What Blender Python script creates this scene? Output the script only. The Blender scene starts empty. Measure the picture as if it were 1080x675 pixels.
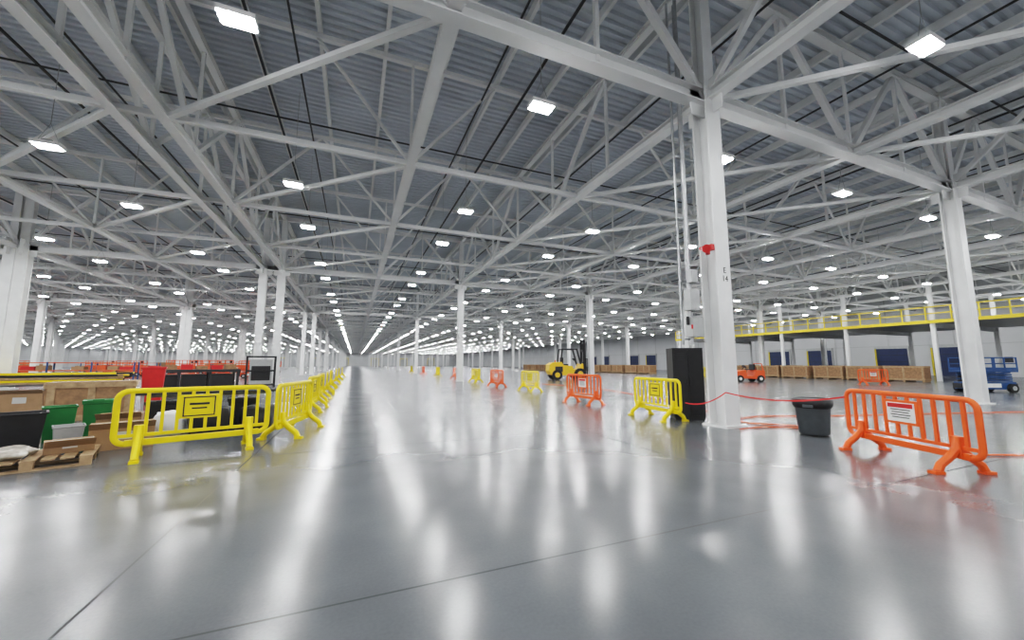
import bpy, math, random, bmesh
from mathutils import Vector, Matrix
random.seed(7)
scene=bpy.context.scene
COL=scene.collection
V=Vector

# ------------------------------------------------------------------ materials
def mat(name,color,rough=.5,metal=0.,var=0.,scale=4.,emit=None,strength=0.,bump=0.,bscale=60.,coat=0.):
    m=bpy.data.materials.new(name); m.use_nodes=True
    nt=m.node_tree; b=nt.nodes['Principled BSDF']
    b.inputs['Base Color'].default_value=(*color,1)
    b.inputs['Roughness'].default_value=rough
    b.inputs['Metallic'].default_value=metal
    if coat: b.inputs['Coat Weight'].default_value=coat
    tc=nt.nodes.new('ShaderNodeTexCoord')
    if var>0:
        n=nt.nodes.new('ShaderNodeTexNoise'); n.inputs['Scale'].default_value=scale; n.inputs['Detail'].default_value=4
        nt.links.new(tc.outputs['Object'],n.inputs['Vector'])
        r=nt.nodes.new('ShaderNodeValToRGB')
        r.color_ramp.elements[0].position=.3; r.color_ramp.elements[1].position=.7
        r.color_ramp.elements[0].color=(*[c*(1-var) for c in color],1)
        r.color_ramp.elements[1].color=(*[min(1,c*(1+var)) for c in color],1)
        nt.links.new(n.outputs['Fac'],r.inputs['Fac']); nt.links.new(r.outputs['Color'],b.inputs['Base Color'])
    if bump>0:
        n2=nt.nodes.new('ShaderNodeTexNoise'); n2.inputs['Scale'].default_value=bscale
        nt.links.new(tc.outputs['Object'],n2.inputs['Vector'])
        bp=nt.nodes.new('ShaderNodeBump'); bp.inputs['Strength'].default_value=bump
        nt.links.new(n2.outputs['Fac'],bp.inputs['Height']); nt.links.new(bp.outputs['Normal'],b.inputs['Normal'])
    if emit:
        b.inputs['Emission Color'].default_value=(*emit,1); b.inputs['Emission Strength'].default_value=strength
    return m

M={}
M['steel']=mat('white_painted_steel',(.78,.785,.78),.45,0,.05,.8)
M['column']=mat('white_column_paint',(.77,.775,.77),.4,0,.06,1.5)
M['deck']=mat('galvanized_deck',(.60,.64,.685),.5,0,.08,.4)
M['dark']=mat('dark_steel',(.03,.03,.033),.5,.2)
M['galv']=mat('galvanized_conduit',(.45,.46,.47),.35,.7,.1,8)
M['lens']=mat('led_lens',(1,1,1),.5,emit=(.985,.995,1.0),strength=275)
M['housing']=mat('fixture_housing',(.75,.75,.75),.4)
M['wall']=mat('white_wall_panel',(.54,.55,.56),.6,0,.05,.3)
M['yellow']=mat('yellow_plastic',(.86,.66,.0),.38,0,.05,5)
M['orange']=mat('orange_plastic',(.88,.12,.015),.38,0,.05,5)
M['black']=mat('black_plastic',(.012,.012,.014),.45,0,.2,10)
M['blackm']=mat('black_matte',(.02,.02,.021),.6,0,.2,10)
M['grey']=mat('grey_plastic',(.08,.092,.1),.5,0,.1,8)
M['lgrey']=mat('light_grey_metal',(.42,.43,.43),.4,.2,.08,6)
M['white']=mat('white_plastic',(.8,.8,.78),.5,0,.05,6)
M['red']=mat('red_paint',(.6,.02,.02),.4,0,.1,6)
M['redtape']=mat('red_tape',(.75,.03,.03),.5)
M['blue']=mat('blue_paint',(.015,.07,.2),.4,0,.15,5)
M['doorblue']=mat('dock_door_blue',(.02,.035,.10),.5,0,.1,2)
M['green']=mat('green_plastic',(.012,.15,.035),.45,0,.1,6)
M['wood']=mat('crate_wood',(.29,.17,.09),.7,0,.25,9,bump=.2)
M['pallet']=mat('pallet_wood',(.38,.26,.15),.75,0,.25,9,bump=.2)
M['card']=mat('cardboard',(.36,.23,.13),.8,0,.1,5)
M['rubber']=mat('tyre_rubber',(.02,.02,.02),.8,0,.2,20,bump=.3)
M['machine']=mat('machine_yellow',(.75,.45,.02),.4,0,.08,4)
M['machorange']=mat('machine_orange',(.75,.1,.02),.4,0,.08,4)
M['film']=mat('clear_film',(.40,.36,.30),.25,0,.35,14,bump=.9,bscale=14)
M['paper']=mat('paper',(.6,.59,.56),.8)
M['mezzy']=mat('safety_yellow_steel',(.72,.55,.03),.45,0,.08,3)

def floor_mat():
    m=bpy.data.materials.new('polished_concrete'); m.use_nodes=True
    nt=m.node_tree; N=nt.nodes; L=nt.links; b=N['Principled BSDF']
    tc=N.new('ShaderNodeTexCoord')
    def noise(s,d=6,dist=0.,rough=.5):
        n=N.new('ShaderNodeTexNoise'); n.inputs['Scale'].default_value=s; n.inputs['Detail'].default_value=d
        n.inputs['Distortion'].default_value=dist; n.inputs['Roughness'].default_value=rough
        L.new(tc.outputs['Object'],n.inputs['Vector']); return n.outputs['Fac']
    def math_(op,a,bb=None,c=None):
        n=N.new('ShaderNodeMath'); n.operation=op
        for i,x in enumerate((a,bb,c)):
            if x is None: continue
            if isinstance(x,(int,float)): n.inputs[i].default_value=x
            else: L.new(x,n.inputs[i])
        return n.outputs[0]
    big=noise(.4,2,0,.4); mid=noise(1.6,3,0,.45); fine=noise(45,3,0,.5)
    s=math_('ADD',math_('MULTIPLY',big,.45),math_('MULTIPLY',mid,.35))
    s=math_('ADD',s,math_('MULTIPLY',fine,.2))
    r=N.new('ShaderNodeValToRGB'); e=r.color_ramp.elements
    e[0].position=.22; e[0].color=(.085,.092,.100,1); e[1].position=.78; e[1].color=(.155,.165,.175,1)
    L.new(s,r.inputs['Fac'])
    sx=N.new('ShaderNodeSeparateXYZ'); L.new(tc.outputs['Object'],sx.inputs[0])
    def joint(c,off,per,w):
        f=math_('FRACT',math_('DIVIDE',math_('ADD',c,off+per*100),per))
        d=math_('MULTIPLY',math_('ABSOLUTE',math_('SUBTRACT',f,.5)),per)
        return math_('LESS_THAN',math_('SUBTRACT',per/2,d),w)
    j=math_('MAXIMUM',joint(sx.outputs['X'],1.43,6.1,.009),joint(sx.outputs['Y'],-2.7,4.57,.009))
    mx=N.new('ShaderNodeMixRGB'); mx.inputs['Color2'].default_value=(.02,.022,.025,1)
    L.new(math_('MULTIPLY',j,.95),mx.inputs['Fac']); L.new(r.outputs['Color'],mx.inputs['Color1'])
    L.new(mx.outputs['Color'],b.inputs['Base Color'])
    rr=math_('ADD',.13,math_('MULTIPLY',noise(.9,2,0,.5),.16))
    rr=math_('ADD',rr,math_('MULTIPLY',j,.5))
    L.new(rr,b.inputs['Roughness'])
    b.inputs['Specular IOR Level'].default_value=.48
    return m
M['floor']=floor_mat()

# ------------------------------------------------------------------ mesh builder
class MB:
    def __init__(s): s.v=[]; s.f=[]; s.m=[]; s.sm=[]; s.mats=[]
    def mi(s,k):
        if k not in s.mats: s.mats.append(k)
        return s.mats.index(k)
    def add(s,vs,fs,k,smooth=False):
        o=len(s.v); s.v.extend([tuple(v) for v in vs]); i=s.mi(k)
        for f in fs: s.f.append([o+a for a in f]); s.m.append(i); s.sm.append(smooth)
    def box(s,c,d,k,rz=0.,R=None):
        if R is None: R=Matrix.Rotation(rz,3,'Z')
        c=V(c); vs=[]
        for x in(-.5,.5):
            for y in(-.5,.5):
                for z in(-.5,.5): vs.append(c+R@V((x*d[0],y*d[1],z*d[2])))
        s.add(vs,[(0,1,3,2),(4,6,7,5),(0,4,5,1),(2,3,7,6),(0,2,6,4),(1,5,7,3)],k)
    def b2(s,lo,hi,k): s.box([(a+b)/2 for a,b in zip(lo,hi)],[abs(b-a) for a,b in zip(lo,hi)],k)
    def beam(s,p,q,w,h,k,up=(0,0,1)):
        p=V(p);q=V(q);t=q-p;L=t.length
        if L<1e-6:return
        t/=L; up=V(up)
        if abs(t.dot(up))>.98: up=V((1,0,0))
        sd=t.cross(up).normalized(); u=sd.cross(t)
        vs=[e+sd*a*w/2+u*b*h/2 for e in(p,q) for a,b in((-1,-1),(1,-1),(1,1),(-1,1))]
        s.add(vs,[(0,1,2,3),(7,6,5,4),(0,4,5,1),(1,5,6,2),(2,6,7,3),(3,7,4,0)],k)
    def ibeam(s,p,q,w,h,k,t=.03,up=(0,0,1)):
        p=V(p);q=V(q);d=(q-p).normalized();u=V(up)
        if abs(d.dot(u))>.98: u=V((0,1,0))
        sd=d.cross(u).normalized(); u=sd.cross(d)
        s.beam(p+u*(h/2-t/2),q+u*(h/2-t/2),w,t,k,up); s.beam(p-u*(h/2-t/2),q-u*(h/2-t/2),w,t,k,up)
        s.beam(p,q,t,h-t,k,up)
    def cyl(s,p,q,r1,r2,k,n=16,caps=True):
        p=V(p);q=V(q);t=(q-p).normalized(); a=t.orthogonal().normalized(); b=t.cross(a); vs=[]
        for e,r in((p,r1),(q,r2)):
            for i in range(n):
                an=2*math.pi*i/n; vs.append(e+a*math.cos(an)*r+b*math.sin(an)*r)
        s.add(vs,[(i,(i+1)%n,n+(i+1)%n,n+i) for i in range(n)],k,True)
        if caps:
            s.add(vs[:n],[tuple(range(n))[::-1]],k); s.add(vs[n:],[tuple(range(n))],k)
    def lathe(s,prof,c,k,n=28,sq=0.):
        vs=[];c=V(c)
        for r,z in prof:
            for i in range(n):
                an=2*math.pi*i/n; x,y=math.cos(an),math.sin(an)
                f=1.
                if sq: f=1/((abs(x)**(2+sq*6)+abs(y)**(2+sq*6))**(1/(2+sq*6)))
                vs.append(c+V((x*r*f,y*r*f,z)))
        fs=[]
        for j in range(len(prof)-1):
            for i in range(n): fs.append((j*n+i,j*n+(i+1)%n,(j+1)*n+(i+1)%n,(j+1)*n+i))
        s.add(vs,fs,k,True)
    def disc(s,r,z,c,k,n=28):
        c=V(c); s.add([c+V((math.cos(2*math.pi*i/n)*r,math.sin(2*math.pi*i/n)*r,z)) for i in range(n)],[tuple(range(n))],k)
    def tube(s,path,rx,ry,k,N=(0,1,0),closed=False,n=8,sq=True):
        P=[V(p) for p in path];N=V(N);m=len(P);vs=[]
        for i,p in enumerate(P):
            a=P[i-1] if (i>0 or closed) else p; b=P[(i+1)%m] if (i<m-1 or closed) else p
            t=(b-a).normalized(); B=t.cross(N).normalized()
            for j in range(n):
                an=2*math.pi*(j+.5)/n; cx,cy=math.cos(an),math.sin(an)
                if sq: f=1/max(abs(cx),abs(cy)); f=min(f,1.25); cx*=f;cy*=f
                vs.append(p+B*cx*rx+N*cy*ry)
        fs=[]
        for i in range(m if closed else m-1):
            for j in range(n): fs.append((i*n+j,i*n+(j+1)%n,((i+1)%m)*n+(j+1)%n,((i+1)%m)*n+j))
        s.add(vs,fs,k,True)
        if not closed:
            s.add(vs[:n],[tuple(range(n))[::-1]],k); s.add(vs[-n:],[tuple(range(n))],k)
    def prism(s,poly,y0,y1,k):
        n=len(poly); vs=[(x,y0,z) for x,z in poly]+[(x,y1,z) for x,z in poly]
        s.add(vs,[tuple(range(n)),tuple(range(n,2*n))[::-1]]+[(i,n+i,n+(i+1)%n,(i+1)%n) for i in range(n)],k)
    def mesh(s,name):
        me=bpy.data.meshes.new(name); me.from_pydata(s.v,[],s.f)
        for k in s.mats: me.materials.append(M[k])
        me.polygons.foreach_set('material_index',s.m); me.polygons.foreach_set('use_smooth',s.sm)
        me.update(); return me
    def obj(s,name,loc=(0,0,0),rz=0.,bevel=0.,parent=None,fix=True):
        me=s.mesh(name)
        if fix:
            bm=bmesh.new(); bm.from_mesh(me); bmesh.ops.recalc_face_normals(bm,faces=bm.faces); bm.to_mesh(me); bm.free()
        o=bpy.data.objects.new(name,me); COL.objects.link(o); o.location=loc; o.rotation_euler=(0,0,rz)
        if bevel:
            b=o.modifiers.new('bev','BEVEL'); b.width=bevel; b.segments=2; b.limit_method='ANGLE'; b.angle_limit=math.radians(40)
        if parent: o.parent=parent
        return o
def copy(o,loc,rz,sc=None):
    n=bpy.data.objects.new(o.name.split('.')[0],o.data); COL.objects.link(n); n.location=loc; n.rotation_euler=(0,0,rz)
    if sc: n.scale=sc
    for m in o.modifiers:
        q=n.modifiers.new(m.name,m.type)
        if m.type=='BEVEL': q.width=m.width;q.segments=m.segments;q.limit_method=m.limit_method;q.angle_limit=m.angle_limit
    return n

# ------------------------------------------------------------------ shell
X0,X1,Y0,Y1=-104.,66.,-24.,262.; DZ=12.35; CH=8.2; TOP=11.9; YR=6.5
b=MB(); b.add([(X0,Y0,0),(X1,Y0,0),(X1,Y1,0),(X0,Y1,0)],[(0,1,2,3)],'floor'); b.obj('floor',fix=False)
b=MB(); vs=[];y=Y0; prof=[]
while y<Y1:
    prof+=[(y,DZ),(y+.13,DZ),(y+.17,DZ+.09),(y+.26,DZ+.09)]; y+=.30
for (yy,z) in prof: vs+=[(X0,yy,z),(X1,yy,z)]
b.add(vs,[(2*i,2*i+1,2*i+3,2*i+2) for i in range(len(prof)-1)],'deck'); b.obj('ceiling',fix=False)
def panel_wall(name,horizontal,c,a0,a1,inward):
    b=MB(); t=.3
    if horizontal: b.b2((a0,c,0),(a1,c+t*(-inward),DZ+.3),'wall')
    else: b.b2((c,a0,0),(c-t*inward,a1,DZ+.3),'wall')
    p=a0+3
    while p<a1:
        if horizontal: b.b2((p-.04,c,0),(p+.04,c+.05*inward,DZ),'lgrey')
        else: b.b2((c,p-.04,0),(c+.05*inward,p+.04,DZ),'lgrey')
        p+=6.1
    for z in (3.7,7.4):
        if horizontal: b.b2((a0,c,z),(a1,c+.04*inward,z+.08),'lgrey')
        else: b.b2((c,a0,z),(c+.04*inward,a1,z+.08),'lgrey')
    b.obj(name)
panel_wall('wall_back',True,Y1,X0,X1,-1)
panel_wall('wall_front',True,Y0,X0,X1,1)
panel_wall('wall_left',False,X0,Y0,Y1,1)
panel_wall('wall_right',False,X1,Y0,Y1,-1)
i=1
for y in (8,14,22,27.5,36,42,54,60,72,78,90,96):
    b=MB(); x=X1-.06
    b.b2((x-.08,y-1.6,0),(x,y+1.6,3.4),'doorblue')
    for z in (.85,1.7,2.55): b.b2((x-.1,y-1.6,z-.02),(x-.05,y+1.6,z+.02),'dark')
    for s in(-1,1):
        b.b2((x-.16,y+s*1.68-.08,0),(x,y+s*1.68+.08,3.6),'mezzy' if s>0 else 'lgrey')
    b.b2((x-.2,y-1.76,3.4),(x,y+1.76,3.75),'lgrey')
    b.obj('door_%d'%i); i+=1
for q,x in enumerate((-40,-22,-6,12,30,48)):
    b=MB(); yy=Y1-.06
    b.b2((x-2.2,yy-.08,0),(x+2.2,yy,4.6),'lgrey'); b.b2((x-2.4,yy-.14,4.6),(x+2.4,yy,4.9),'mezzy')
    for s in(-1,1): b.b2((x+s*2.3-.1,yy-.14,0),(x+s*2.3+.1,yy,4.6),'mezzy')
    for z in(1.1,2.2,3.3): b.b2((x-2.2,yy-.1,z),(x+2.2,yy-.07,z+.05),'dark')
    b.obj('door_%d'%(i+q))

# ------------------------------------------------------------------ steel structure
colX=[8.05]+[20.9+12.2*k for k in range(0,4)]
leftX=[-5.1,-6.2]+[-18.4-12.2*k for k in range(0,7)]
rowsY=[YR+24.4*k for k in range(-1,11)]
allX=sorted(colX+leftX)
b=MB()
def column(b,x,y,w=.46,d=.46):
    t=.05
    b.b2((x-w/2,y-d/2,0),(x+w/2,y-d/2+t,CH+.2),'column'); b.b2((x-w/2,y+d/2-t,0),(x+w/2,y+d/2,CH+.2),'column')
    b.b2((x-t/2,y-d/2+t,0),(x+t/2,y+d/2-t,CH+.2),'column')
    b.b2((x-w/2-.1,y-d/2-.1,0),(x+w/2+.1,y+d/2+.1,.05),'column')
    b.b2((x-.17,y-.17,CH+.2),(x+.17,y-.13,TOP),'column'); b.b2((x-.17,y+.13,CH+.2),(x+.17,y+.17,TOP),'column')
    b.b2((x-.02,y-.13,CH+.2),(x+.02,y+.13,TOP),'column')
    b.b2((x-.5,y-.02,CH-.5),(x+.5,y+.02,CH+.45),'column'); b.b2((x-.02,y-.5,CH-.5),(x+.02,y+.5,CH+.45),'column')
for y in rowsY:
    for x in allX:
        if abs(x+18.4)<.1: column(b,x-.26,y,.5,.5); column(b,x+.26,y,.5,.5)
        else: column(b,x,y)
b.obj('steel_columns')

b=MB(); K='steel'
P=24.4/6
for x in allX:
    near = abs(x)<26
    for c,w,h in((CH,.28,.28),(TOP,.24,.24)):
        if near:
            b.ibeam((x,Y0,c),(x,80,c),w,h,K); b.beam((x,80,c),(x,Y1,c),w,h,K)
        else: b.beam((x,Y0,c),(x,Y1,c),w,h,K)
    y=YR-24.4; j=0
    while y<Y1-2:
        up=j%2==0
        b.beam((x,y,CH if up else TOP),(x,y+P,TOP if up else CH),.14,.14,K)
        if y<130: b.beam((x,y+P,CH),(x,y+P,TOP),.09,.1,K)
        y+=P;j+=1
mids=[14.5]+[27.0+12.2*k for k in range(0,4)]+[1.45]+[-12.3-12.2*k for k in range(0,7)]
mids=[m for m in mids if m<X1-1]
for x in mids:
    b.ibeam((x,Y0,CH),(x,Y1,CH),.28,.24,K)
    y=YR-24.4
    while y<130:
        b.beam((x,y,CH),(x,y,TOP),.08,.08,K)
        y+=6.1
gx=sorted(set([round(v,2) for v in allX+mids]))
y=YR-24.4; j=0
while y<Y1:
    heavy=(j%4==0); web=(j%2==0)
    if heavy:
        b.ibeam((X0,y,CH),(X1,y,CH),.32,.38,K,.04); b.ibeam((X0,y,TOP),(X1,y,TOP),.28,.28,K)
    else:
        b.beam((X0,y,CH),(X1,y,CH),.14,.16,K); b.beam((X0,y,TOP),(X1,y,TOP),.14,.16,K)
    if web and y<190:
        for a,c in zip(gx[:-1],gx[1:]):
            if c-a<2: continue
            m=(a+c)/2; w=.16 if heavy else .1
            b.beam((a,y,CH),(m,y,TOP),w,w,K); b.beam((m,y,TOP),(c,y,CH),w,w,K)
            if heavy: b.beam((m,y,CH),(m,y,TOP),.1,.1,K)
    for n,(a,c) in enumerate(zip(gx[:-1],gx[1:])):
        if c-a<2 or y>190: continue
        if abs(a+5.1)<.2 or abs(a-14.5)<.2 or n%4==1:
            b.beam((a,y+6.1,CH-.05),(c,y,CH-.05),.14,.12,K)
    if j%2==1 and y<130:
        for x in mids:
            b.beam((x,y,CH),(x+3.05,y,TOP),.09,.09,K); b.beam((x,y,CH),(x-3.05,y,TOP),.09,.09,K)
    y+=6.1; j+=1
b.obj('roof_trusses')
b=MB(); x=X0+1
while x<X1:
    b.beam((x,Y0,DZ-.16),(x,Y1,DZ-.16),.12,.3,K); x+=2.03
b.obj('roof_purlins')
b=MB()
for x in [-57.,-45,-33,-26,-14.5,-8.4,-2.1,3.95,10.0,16.1,22.3,28.5,34.6,46,58]:
    b.beam((x,Y0+.2,11.2),(x,Y1-.2,11.2),.05,.05,'dark')
for x in [-21.,-10.6,-3.4,5.6,12.3,24.5,31.0]:
    b.beam((x,Y0+.2,11.75),(x,150,11.75),.07,.07,'dark')
y=-6
while y<Y1:
    b.beam((X0+.4,y,11.35),(X1-.4,y,11.35),.05,.05,'dark'); y+=11.4
b.obj('sprinkler_pipes')

# ------------------------------------------------------------------ lights (rectangular LED high bays)
b=MB(); LZ=7.62
xs=[3.95+6.2*k for k in range(-17,11) if X0+1<3.95+6.2*k<X1-2]
ys=[];k=-3
while True:
    y=3.2+11.4*k
    if y>Y1-3:break
    for q in(y,y+4.5):
        if Y0+1<q<Y1-3: ys.append(q)
    k+=1
for x in xs:
    for y in ys:
        b.box((x,y,LZ+.1),(.6,.36,.1),'housing')
        if y<60 and abs(x)<50:
            b.box((x,y,LZ+.19),(.22,.16,.08),'lgrey')
            for s in(-.25,.25): b.beam((x+s,y,LZ+.15),(x,y,LZ+.75),.008,.008,'lgrey')
            b.beam((x,y,LZ+.75),(x,y,11.14),.012,.012,'lgrey')
        b.add([(x-.27,y-.15,LZ+.045),(x+.27,y-.15,LZ+.045),(x+.27,y+.15,LZ+.045),(x-.27,y+.15,LZ+.045),
               (x-.24,y-.12,LZ+.005),(x+.24,y-.12,LZ+.005),(x+.24,y+.12,LZ+.005),(x-.24,y+.12,LZ+.005)],
              [(4,7,6,5),(0,4,5,1),(1,5,6,2),(2,6,7,3),(3,7,4,0)] if y<60 else [(4,7,6,5)],'lens')
b.obj('high_bay_lights',fix=False)

# ------------------------------------------------------------------ mezzanine
b=MB(); mx=44.2
ya,yb=-20,43
b.b2((mx,ya,4.85),(56.6,yb,5.0),'lgrey'); b.b2((mx-.12,ya,4.78),(mx,yb,5.05),'mezzy')
for z in(5.6,6.15): b.beam((mx,ya,z),(mx,yb,z),.09,.09,'mezzy')
y=ya
while y<=yb: b.beam((mx,y,4.9),(mx,y,6.18),.08,.08,'mezzy'); y+=1.5
y=-14.8
while y<yb:
    for x in(mx+.2,56.3):
        b.ibeam((x,y,0),(x,y,8.0),.26,.26,'column',up=(1,0,0))
    b.ibeam((mx,y,4.65),(56.5,y,4.65),.2,.4,'column'); y+=6.1
b.obj('mezzanine')

# ------------------------------------------------------------------ barriers
def barrier(color,name,sign):
    b=MB(); k=color
    def rr(x0,x1,z0,z1,r,n=5):
        pts=[]
        for cx,cz,a in((x1-r,z0+r,-90),(x1-r,z1-r,0),(x0+r,z1-r,90),(x0+r,z0+r,180)):
            for i in range(n+1):
                t=math.radians(a+90*i/n); pts.append((cx+r*math.cos(t),0,cz+r*math.sin(t)))
        return pts
    b.tube(rr(-.97,.97,.24,1.03,.13),.04,.026,k,closed=True)
    b.box((0,0,.36),(1.86,.04,.05),k); b.box((0,0,.25),(1.7,.055,.09),k)
    for i in range(10):
        x=-.81+.18*i
        if abs(x)<.2: 
            b.box((x,0,.48),(.045,.034,.24),k); b.box((x,0,.98),(.045,.034,.1),k)
        else: b.box((x,0,.68),(.045,.034,.68),k)
    b.box((0,0,.75),(.5,.045,.38),k)
    if sign:
        for s in(-1,1):
            b.box((0,s*.026,.75),(.42,.01,.3),'white')
            b.box((0,s*.033,.855),(.38,.008,.07),'red')
            for q,z in enumerate((.79,.75,.71,.67)): b.box((0,s*.033,z),(.3-.04*(q%2),.008,.014),'blackm')
    else:
        for s in(-1,1):
            for z in(.6,.9): b.box((0,s*.026,z),(.42,.008,.018),'blackm')
            for x in(-.2,.2): b.box((x,s*.026,.75),(.018,.008,.3),'blackm')
            b.box((0,s*.026,.79),(.26,.006,.035),'blackm'); b.box((0,s*.026,.72),(.2,.006,.025),'blackm')
    for x in(-.7,.7):
        for s in(-1,1):
            b.tube([(x,0,.5),(x,s*.03,.34),(x,s*.14,.22),(x,s*.27,.12),(x,s*.31,.035)],.05,.045,k,N=(1,0,0))
            b.box((x,s*.33,.02),(.11,.14,.04),k)
        b.box((x,0,.36),(.12,.09,.3),k)
    return b
by=barrier('yellow','yellow_barrier',False)
bo=barrier('orange','orange_barrier',True)
def put(bb,name,lst):
    first=None
    for (x,y,r) in lst:
        r=math.radians(r)
        if first is None: first=bb.obj(name,(x,y,0),r,bevel=.006)
        else: copy(first,(x,y,0),r)
    return first
put(by,'yellow_barrier',[(-2.36,7.95,18),(-1.12,9.35,78),(-1.15,13.6,86),(-1.2,17.0,88),(-1.2,20.8,92),(-1.25,25.,90),(-1.2,30.5,91),(-1.25,37,90),(-1.2,45,90),
  (7.56,8.15,83),(8.6,18.4,93),(8.8,28.8,92),(8.9,44,90),(8.9,66,90),(36.5,31.5,70)])
ob=put(bo,'orange_barrier',[(7.77,3.2,67),(7.75,12.0,95),(8.35,22.8,94),(8.9,35.5,92),(8.9,54,90),(33,14.9,-25)])
ob.scale=(1,1,.95)

# ------------------------------------------------------------------ column extras
b=MB()
for dx,dy,r in((-.62,.18,.045),(-.52,.32,.035),(-.72,.36,.03)):
    b.cyl((8.0+dx,YR+dy,1.9),(8.0+dx,YR+dy,11.0),r,r,'galv',10)
for z in(2.0,3.4,5,6.6): b.b2((7.2,YR+.24,z),(7.82,YR+.29,z+.05),'galv')
b.box((7.35,YR+.1,2.95),(.3,.2,.5),'lgrey'); b.box((7.4,YR+.1,2.3),(.36,.22,.45),'lgrey'); b.box((7.32,YR+.04,3.5),(.2,.16,.3),'lgrey')
b.box((7.18,YR+.1,2.45),(.05,.05,.2),'dark'); b.box((7.2,YR,2.3),(.05,.02,.1),'red')
b.obj('electrical_disconnect',bevel=.01)
b=MB()
zz=4.15
b.cyl((7.42,YR-.15,zz),(7.8,YR-.15,zz+.03),.035,.035,'red',12); b.cyl((7.46,YR-.15,zz),(7.4,YR-.34,zz-.06),.04,.1,'red',14); b.box((7.76,YR-.16,zz+.06),(.1,.12,.14),'red')
b.cyl((7.6,YR-.2,zz-.14),(7.6,YR-.2,zz-.02),.05,.05,'red',14)
b.obj('alarm_horn')
def text(s,loc,size,name='column_label'):
    cu=bpy.data.curves.new(name,'FONT'); cu.body=s; cu.size=size; cu.extrude=.002; cu.align_x='CENTER'
    cu.materials.append(M['blackm']); o=bpy.data.objects.new(name,cu); COL.objects.link(o)
    o.location=loc; o.rotation_euler=(math.pi/2,0,0); return o
text('E\n14',(8.08,YR-.235,3.6),.2)
b=MB()
b.b2((-.38,-.3,.06),(.38,.3,1.86),'blackm'); b.b2((-.36,-.28,0),(.36,.28,.06),'dark')
b.b2((-.34,-.315,.12),(-.005,-.3,1.82),'black'); b.b2((.005,-.315,.12),(.34,-.3,1.82),'black')
b.b2((-.05,-.34,.9),(-.02,-.315,1.1),'dark'); b.b2((.02,-.34,.9),(.05,-.315,1.1),'dark')
for i in range(5): b.b2((-.28,-.32,1.55+.04*i),(-.08,-.312,1.565+.04*i),'dark')
b.obj('black_cabinet',(8.22,7.75,0),math.radians(-30),bevel=.01)
b=MB()
b.lathe([(0,.02),(.23,.02),(.25,.04),(.29,.62),(.30,.64),(.32,.64),(.325,.7),(.31,.71),(.29,.7),(.27,.35),(0,.33)],(0,0,0),'grey',32,.12)
b.lathe([(.30,.55),(.328,.6),(.335,.72),(.30,.74),(.27,.7)],(0,0,0),'black',32,.12)
b.disc(.3,.72,(0,0,0),'black')
for s in(-1,1): b.box((s*.35,0,.6),(.06,.16,.05),'grey'); b.cyl((s*.2,-.1,.03),(s*.2,.0,.03),.03,.03,'rubber',10)
b.obj('trash_can',(8.78,5.02,0),.3)
def hose(name,pts,r,k):
    cu=bpy.data.curves.new(name,'CURVE'); cu.dimensions='3D'; cu.bevel_depth=r; cu.bevel_resolution=2
    for path in pts:
        sp=cu.splines.new('BEZIER'); sp.bezier_points.add(len(path)-1)
        for bp,p in zip(sp.bezier_points,path): bp.co=p; bp.handle_left_type='AUTO'; bp.handle_right_type='AUTO'
    cu.materials.append(M[k]); o=bpy.data.objects.new(name,cu); COL.objects.link(o)
    return o
def tape(name,path):
    b=MB()
    for p,q in zip(path[:-1],path[1:]):
        p=V(p);q=V(q); n=10; pr=None
        for i in range(n+1):
            t=i/n; c=p.lerp(q,t); c.z-=.12*4*t*(1-t)
            if pr is not None: b.beam(pr,c,.004,.026,'redtape')
            pr=c
    b.obj(name)
tape('barrier_tape',[(7.5,7.1,.5),(7.8,6.22,.8),(8.13,4.1,.86)])
hose('extension_cord',[[(7.9,6.0,.02),(8.6,6.0,.02),(9.5,5.7,.02),(9.3,6.1,.02),(8.9,6.6,.02),(9.8,7.2,.02),(12,6.6,.02),(17,5.3,.02),(26,2.5,.02)],
  [(9.0,6.9,.02),(10,8.6,.02),(12,14,.02),(13,20,.02),(12,26,.02)],[(8.2,2.6,.02),(9,2.9,.02),(10.5,2.2,.02),(12.5,1.6,.02)]],.014,'orange')

# ------------------------------------------------------------------ scissor lift
def scissor(k):
    b=MB()
    b.b2((-1.1,-.42,.16),(1.1,.42,.52),k); b.b2((-1.22,-.38,.2),(-1.1,.38,.45),'dark'); b.b2((1.1,-.38,.2),(1.22,.38,.45),'dark')
    for x in(-.8,.8):
        for s in(-1,1):
            b.cyl((x,s*.4,.22),(x,s*.56,.22),.22,.22,'rubber',20); b.cyl((x,s*.55,.22),(x,s*.575,.22),.11,.11,'lgrey',14)
    for j in range(4):
        z=.56+.11*j
        for s in(-.3,.3):
            b.beam((-1,s,z),(1,s,z+.11),.05,.07,k if j%2 else 'dark'); b.beam((-1,s*1.15,z+.11),(1,s*1.15,z),.05,.07,k)
    b.b2((-1.25,-.45,1.02),(1.25,.45,1.1),k)
    for s in(-.44,.44):
        for z in(1.18,1.45,1.75): b.beam((-1.22,s,z),(1.22,s,z),.045,.05 if z>1.2 else .15,k)
        for x in(-1.22,-.6,0,.6,1.22): b.beam((x,s,1.1),(x,s,1.77),.045,.045,k)
    for x in(-1.22,1.22):
        for z in(1.18,1.45,1.75): b.beam((x,-.44,z),(x,.44,z),.045,.05,k)
    b.box((1.05,-.3,1.65),(.2,.2,.28),'dark'); b.b2((-.5,-.44,.25),(.3,-.435,.45),'white')
    return b
s1=scissor('blue').obj('scissor_lift',(30.0,9.0,0),math.radians(-22),bevel=.008)
s2=scissor('machorange').obj('orange_scissor_lift',(-24,58,0),0,bevel=0)
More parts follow.
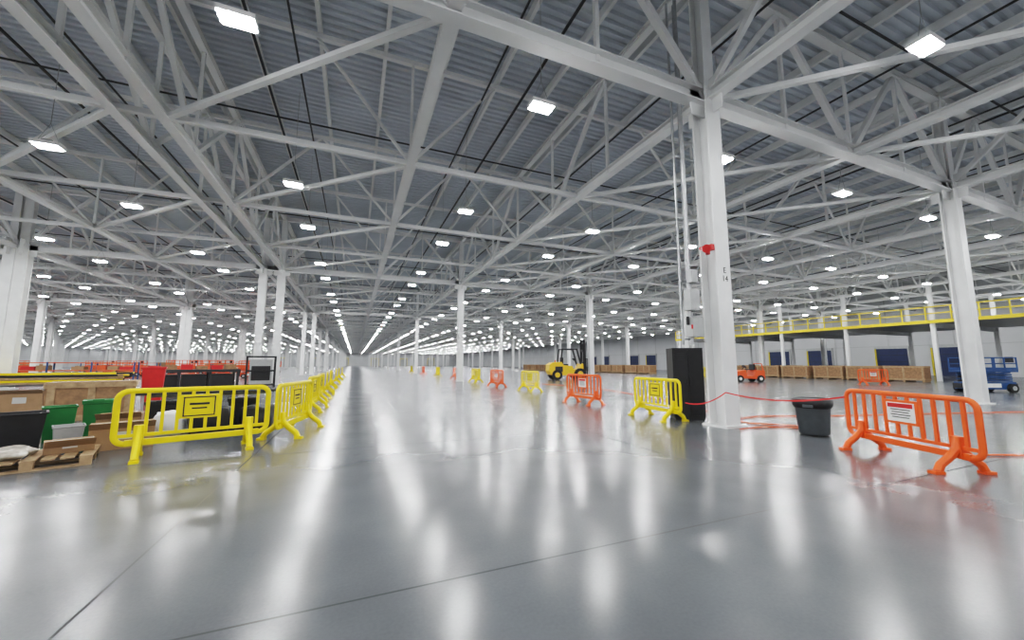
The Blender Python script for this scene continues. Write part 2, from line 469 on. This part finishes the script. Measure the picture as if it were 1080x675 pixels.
for x,y,r in((-20,60,.1),(-28.5,62,.2),(-14,64,-.1),(-33,57,.4),(-40,66,0),(-10.5,60,.1),(-17.5,61,.3),(-36,60,0),(-12,44,.2),(-14.8,45,-.1),(-9.4,46,0),(-24,36.6,.1),(-27,36.9,.2)): copy(s2,(x,y,0),r)
b=MB()
for x in(-4,-1.3,1.3,4):
    for y in(-.5,.5): b.beam((x,y,0),(x,y,2.2),.09,.09,'blue')
for z in(.3,1.2,2.1):
    for y in(-.5,.5): b.beam((-4,y,z),(4,y,z),.05,.08,'machorange')
    b.b2((-3.95,-.48,z+.05),(3.95,.48,z+.08),'pallet')
rr_=random.Random(11)
for z in(.38,1.28):
    x=-3.7
    while x<3.5:
        w=rr_.uniform(.4,.8)
        if rr_.random()<.8: b.b2((x,-.4,z),(x+w,.4,z+rr_.uniform(.3,.7)),rr_.choice(['card','red','lgrey','blackm','white','yellow','machorange']))
        x+=w+.1
rk=b.obj('storage_racking',(-22,44,0),.1); rk.scale=(1,1,.72)
for x,y,r in((-33,46,.05),(-44,48,.0),(-56,50,0),(-68,52,0),(-30,70,0),(-45,74,0),(-18,78,0)): copy(rk,(x,y,0),r,(1,1,.72))
# ------------------------------------------------------------------ forklift
b=MB(); k='machine'
b.prism([(-1.9,.45),(-2.05,.8),(-2.0,1.35),(-1.7,1.55),(-.9,1.6),(-.7,1.3),(.1,1.25),(.2,.95),(.75,1.0),(.95,1.45),(1.1,1.45),(1.15,.5),(.7,.4),(-.6,.4),(-1.2,.4)],-.72,.72,k)
b.b2((-1.5,-.74,.7),(-.8,.74,1.2),'dark')
for x,r,w in((.75,.52,.3),(-1.35,.45,.26)):
    for s in(-1,1):
        b.cyl((x,s*.66,r),(x,s*(.66+w),r),r,r,'rubber',28); b.cyl((x,s*(.66+w),r),(x,s*(.68+w),r),r*.5,r*.5,k,18)
for s in(-.6,.6):
    b.beam((.9,s,1.4),(.55,s,2.75),.12,.12,'dark'); b.beam((-.95,s,1.5),(-.8,s,2.75),.12,.12,'dark'); b.beam((-.85,s,2.75),(.6,s,2.75),.12,.12,'dark')
for i in range(8): x=-.85+i*.2; b.beam((x,-.6,2.75),(x,.6,2.75),.06,.04,'dark')
b.b2((-.75,-.3,1.25),(-.15,.3,1.42),'black'); b.b2((-.8,-.28,1.4),(-.62,.28,2.0),'black')
b.cyl((.45,0,1.75),(.52,0,1.85),.2,.2,'black',18); b.cyl((.75,0,1.2),(.5,0,1.8),.03,.03,'dark',8)
for s in(-.42,.42):
    b.ibeam((1.3,s,.15),(1.3,s,3.6),.2,.24,'dark'); b.ibeam((1.42,s*.75,.15),(1.42,s*.75,3.3),.14,.18,'dark')
for z in(.4,1.5,2.6,3.55): b.beam((1.3,-.45,z),(1.3,.45,z),.1,.2,'dark')
for z in(.35,.85,1.1): b.beam((1.55,-.62,z),(1.55,.62,z),.08,.1,'dark')
for i in range(7): x=-.6+.2*i; b.beam((1.56,x,.9),(1.56,x,1.9),.04,.04,'dark')
b.beam((1.56,-.62,1.9),(1.56,.62,1.9),.05,.05,'dark')
for s in(-.35,.35): b.b2((1.58,s-.07,.12),(1.64,s+.07,1.1),'dark'); b.b2((1.6,s-.07,.1),(2.85,s+.07,.16),'dark')
b.cyl((1.35,0,.4),(1.35,0,2.7),.05,.05,'lgrey',10)
b.box((-1.3,0,1.65),(.1,.1,.2),'orange')
b.obj('forklift',(18.2,30.4,0),math.radians(-14),bevel=.02)
# ------------------------------------------------------------------ orange tow tractor
b=MB(); k='machorange'
b.prism([(-1.2,.25),(-1.2,.9),(-.5,.95),(-.35,.5),(.25,.5),(.3,.95),(1.1,.8),(1.2,.3)],-.5,.5,k)
for x in(-.8,.85):
    for s in(-1,1): b.cyl((x,s*.42,.27),(x,s*.6,.27),.27,.27,'rubber',20); b.cyl((x,s*.6,.27),(x,s*.61,.27),.12,.12,'white',14)
b.b2((-.5,-.3,.95),(-.1,.3,1.02),'black'); b.b2((-.58,-.3,.95),(-.46,.3,1.4),'black')
b.cyl((.35,0,.9),(.15,0,1.2),.025,.025,'dark',8); b.cyl((.14,0,1.18),(.1,0,1.23),.18,.18,'black',16)
for s in(-.45,.45): b.beam((-1.1,s,.9),(-1.0,s,1.45),.06,.06,k)
b.beam((-1,-.45,1.45),(-1,.45,1.45),.06,.06,k)
b.beam((1.2,0,.35),(1.5,0,.35),.1,.08,'dark')
b.obj('tow_tractor',(29.0,21.2,0),math.radians(160),bevel=.02)
# ------------------------------------------------------------------ wooden crates
def crate(L,W,H):
    b=MB()
    b.b2((-L/2,-W/2,.12),(L/2,W/2,H),'wood')
    for x in(-L/2+.1,0,L/2-.1):
        for s in(-1,1): b.box((x,s*(W/2+.012),(H+.12)/2),(.12,.025,H-.12),'pallet')
        b.box((x,0,.06),(.12,W,.12),'pallet')
    for z in(.2,H-.07):
        for s in(-1,1): b.box((0,s*(W/2+.02),z),(L+.04,.025,.12),'pallet'); b.box((s*(L/2+.012),0,z),(.025,W,.12),'pallet')
    return b
c1=crate(2.4,1.2,1.25).obj('wooden_crate',(41.4,16.5,0),math.radians(94))
for i in range(1,7): copy(c1,(41.4+.2*(i%3),16.5+2.75*i,0),math.radians(90+(i*37%7)-3))
for i in range(5): copy(c1,(38.5+.2*(i%2),43+3.0*i,0),math.radians(90+i))
for i in range(4): copy(c1,(48+.3*i,20+5*i,0),math.radians(88))
for i in range(5): copy(c1,(36,62+4*i,0),math.radians(90))
# ------------------------------------------------------------------ left clutter
b=MB()
for y in(-.45,0,.45): 
    for x in(-.54,0,.54): b.box((x,y,.07),(.12,.1,.09),'pallet')
    b.box((0,y,.012),(1.2,.1,.024),'pallet')
for i in range(7): b.box((-.54+.18*i,0,.127),(.13,1.0,.024),'pallet')
b.obj('wooden_pallet',(-4.2,7.85,0),.35)
def blob(name,loc,dim,k,rz=0,seed=0,amp=.12,sub=3):
    bm=bmesh.new(); bmesh.ops.create_cube(bm,size=1); bmesh.ops.subdivide_edges(bm,edges=bm.edges[:],cuts=9,use_grid_fill=True)
    rnd=random.Random(seed)
    ph=[(V((rnd.uniform(-1,1),rnd.uniform(-1,1),rnd.uniform(-1,1)))*rnd.uniform(4,14),rnd.uniform(0,6)) for _ in range(9)]
    for v in bm.verts:
        c=v.co.copy(); sph=c.normalized()*.62
        c=c.lerp(sph,.45)
        d=sum(math.sin(f.dot(c)+p) for f,p in ph)/9*amp*2.2
        c*=1+d
        if c.z<-.4: c.z=-.4
        v.co=V((c.x*dim[0],c.y*dim[1],(c.z+.4)*dim[2]))
    me=bpy.data.meshes.new(name); bm.to_mesh(me); bm.free(); me.materials.append(M[k])
    for p in me.polygons:p.use_smooth=True
    o=bpy.data.objects.new(name,me); COL.objects.link(o); o.location=loc; o.rotation_euler=(0,0,rz); return o
blob('plastic_wrapped_bag',(-4.5,7.72,.141),(.5,.6,.13),'film',.3,3,.2)
def bin_(name,loc,w,d,h,k,rz=0,lid=None,fill=None):
    b=MB()
    def ring(z,f): return [(-w/2*f,-d/2*f,z),(w/2*f,-d/2*f,z),(w/2*f,d/2*f,z),(-w/2*f,d/2*f,z)]
    rs=[ring(0,.84),ring(h,1),ring(h,1.08),ring(h+.03,1.08),ring(h+.03,.96),ring(.05,.8)]
    vs=[p for r in rs for p in r]; fs=[(3,2,1,0)]
    for j in range(5):
        for i in range(4): fs.append((j*4+i,j*4+(i+1)%4,(j+1)*4+(i+1)%4,(j+1)*4+i))
    fs.append((20,21,22,23)); b.add(vs,fs,k)
    if lid: b.box((0,0,h+.05),(w*1.1,d*1.1,.05),lid); b.box((0,-d*.5,h+.06),(w*.4,.04,.06),lid)
    if fill: b.box((0,0,h*.8),(w*.86,d*.86,.05),fill)
    return b.obj(name,loc,rz,bevel=.008)
bin_('green_bin',(-5.15,10.1,0),.42,.4,.62,'green',.5,None,'black')
bin_('green_bin',(-4.72,10.35,0),.4,.38,.66,'green',.4,'green')
bin_('black_bin',(-5.2,9.2,0),.62,.5,.6,'black',.5,None,'blackm')
bin_('grey_bin',(-4.55,9.2,0),.36,.32,.36,'lgrey',.5,None,'black')
def carton(name,loc,w,d,h,rz,k='card'):
    b=MB(); b.b2((-w/2,-d/2,0),(w/2,d/2,h),k); b.box((0,0,h+.002),(w,.06,.004),'paper')
    b.b2((-w/2,-.003,h),(w/2,.003,h+.004),'dark'); b.box((0,-d/2-.002,h*.55),(w*.3,.003,h*.3),'paper')
    b.box((0,-d/2-.09,h-.01),(w,.2,.006),k,R=Matrix.Rotation(-.6,3,'X'))
    return b.obj(name,loc,rz)
carton('cardboard_box',(-3.72,8.95,0),.8,.5,.42,.4)
carton('cardboard_box',(-4.1,9.75,0),.6,.5,.5,.3)
carton('cardboard_box',(-3.95,8.05,.141),.5,.4,.16,.5)
crate(1.45,1.0,1.02).obj('plywood_crate',(-5.9,12.7,0),.35)
def table(name,loc,L,W,H,rz,k='blackm'):
    b=MB(); b.box((0,0,H-.025),(L,W,.05),k)
    for x in(-L/2+.15,L/2-.15):
        for y in(-W/2+.08,W/2-.08): b.beam((x,y,0),(x,y,H-.05),.04,.04,'lgrey')
        b.beam((x,-W/2+.08,.15),(x,W/2-.08,.15),.03,.03,'lgrey')
    b.beam((-L/2+.15,0,H-.1),(L/2-.15,0,H-.1),.03,.05,'lgrey')
    return b.obj(name,loc,rz)
table('work_table',(-3.1,11.2,0),2.6,.8,.82,.2)
for i,(x,y) in enumerate(((-3.9,10.98),(-3.2,11.15),(-2.5,11.3))): bin_('black_tote',(x,y,0),.55,.45,.55,'black',.2,'black')
blob('white_bag',(-3.5,10.2,0),(.5,.4,.5),'white',0,5); blob('black_bag',(-2.75,10.1,0),(.7,.6,.6),'black',0,8); blob('black_bag',(-2.0,10.4,0),(.6,.5,.55),'black',0,9)
blob('white_bag',(-1.75,11.8,0),(.4,.4,.45),'white',0,11)
table('storage_table',(-8.7,17.2,0),3.4,1.0,.86,.3,'pallet')
b=MB()
rnd=random.Random(3)
for j in range(4):
    for i in range(6):
        w=2.7+rnd.uniform(-.4,.3); ox=rnd.uniform(-.2,.2)
        if i+j>7: continue
        b.box((ox,-.38+.15*i,.04+.075*j),(w,.11,.06),['yellow','yellow','pallet','yellow','blackm'][(i*3+j*2)%5],rz=rnd.uniform(-.03,.03))
b.obj('stacked_yellow_rails',(-8.8,17.17,.861),.3)
for x,y in((-9.5,16.9),(-8.3,17.3)): carton('cardboard_box',(x,y,0),.9,.6,.6,.3)
bin_('red_container',(-6.9,18.3,0),.62,.55,1.25,'red',.3,'red')
b=MB(); b.b2((-1.7,-.8,.1),(1.7,.8,.25),'dark'); b.b2((-1.7,-.8,1.05),(1.7,.8,1.18),'dark')
for x in(-1.6,-.55,.55,1.6):
    for y in(-.72,.72): b.beam((x,y,0),(x,y,1.1),.1,.1,'dark')
for i in range(3): b.b2((-1.45+1.0*i,-.65,.25),(-.6+1.0*i,.65,.95),'black')
for i in range(6): b.box((-1.4+.55*i,.05*(i%2),1.26+.02*(i%3)),(.42,.8,.16+.04*(i%3)),'red' if i%2==0 else 'wood')
b.obj('storage_rack',(-7.0,22.5,0),.35)
b=MB()
for x in(-.75,.75):
    for y in(-.5,.5): b.beam((x,y,0),(x,y,1.9),.09,.09,'black')
for z in(.12,1.0,1.88):
    for y in(-.5,.5): b.beam((-.75,y,z),(.75,y,z),.09,.09,'black')
    for x in(-.75,.75): b.beam((x,-.5,z),(x,.5,z),.09,.09,'black')
b.b2((-.6,-.35,.17),(.6,.4,1.7),'lgrey'); b.b2((-.5,-.37,.4),(.5,-.35,1.3),'blackm')
b.obj('caged_equipment',(-5.5,28.6,0),.2)
for i in range(7): 
    crate(3.0,1.2,1.1+.3*(i%3)).obj('wooden_crate',(-16-8*i,84+3*(i%3),0),.1*i)
table('storage_table',(-16,30,0),6,1.2,.9,.1,'yellow'); table('storage_table',(-24,33,0),6,1.2,.9,.1,'lgrey')

# ------------------------------------------------------------------ camera / world
cam=bpy.data.cameras.new('camera'); cam.sensor_width=36; cam.lens=400/1080*36; cam.clip_end=1000; cam.clip_start=.05
co=bpy.data.objects.new('camera',cam); COL.objects.link(co)
co.location=(0,0,1.45); co.rotation_euler=(math.radians(90+6.56),0,math.radians(-22.4)); scene.camera=co
w=bpy.data.worlds.new('world'); scene.world=w; w.use_nodes=True
w.node_tree.nodes['Background'].inputs['Color'].default_value=(.6,.65,.7,1); w.node_tree.nodes['Background'].inputs['Strength'].default_value=.3
vs_=scene.view_settings
vs_.view_transform='Standard'
vs_.exposure=0.0
# soft highlight shoulder (phone-camera style tone curve)
vs_.use_curve_mapping=True
cm=vs_.curve_mapping
cm.white_level=(3.,3.,3.)
c=cm.curves[3]
for x,yv in((.02,.047),(.06,.185),(.10,.32),(.18,.50),(.30,.68),(.55,.88)): c.points.new(x,yv)
cm.update()
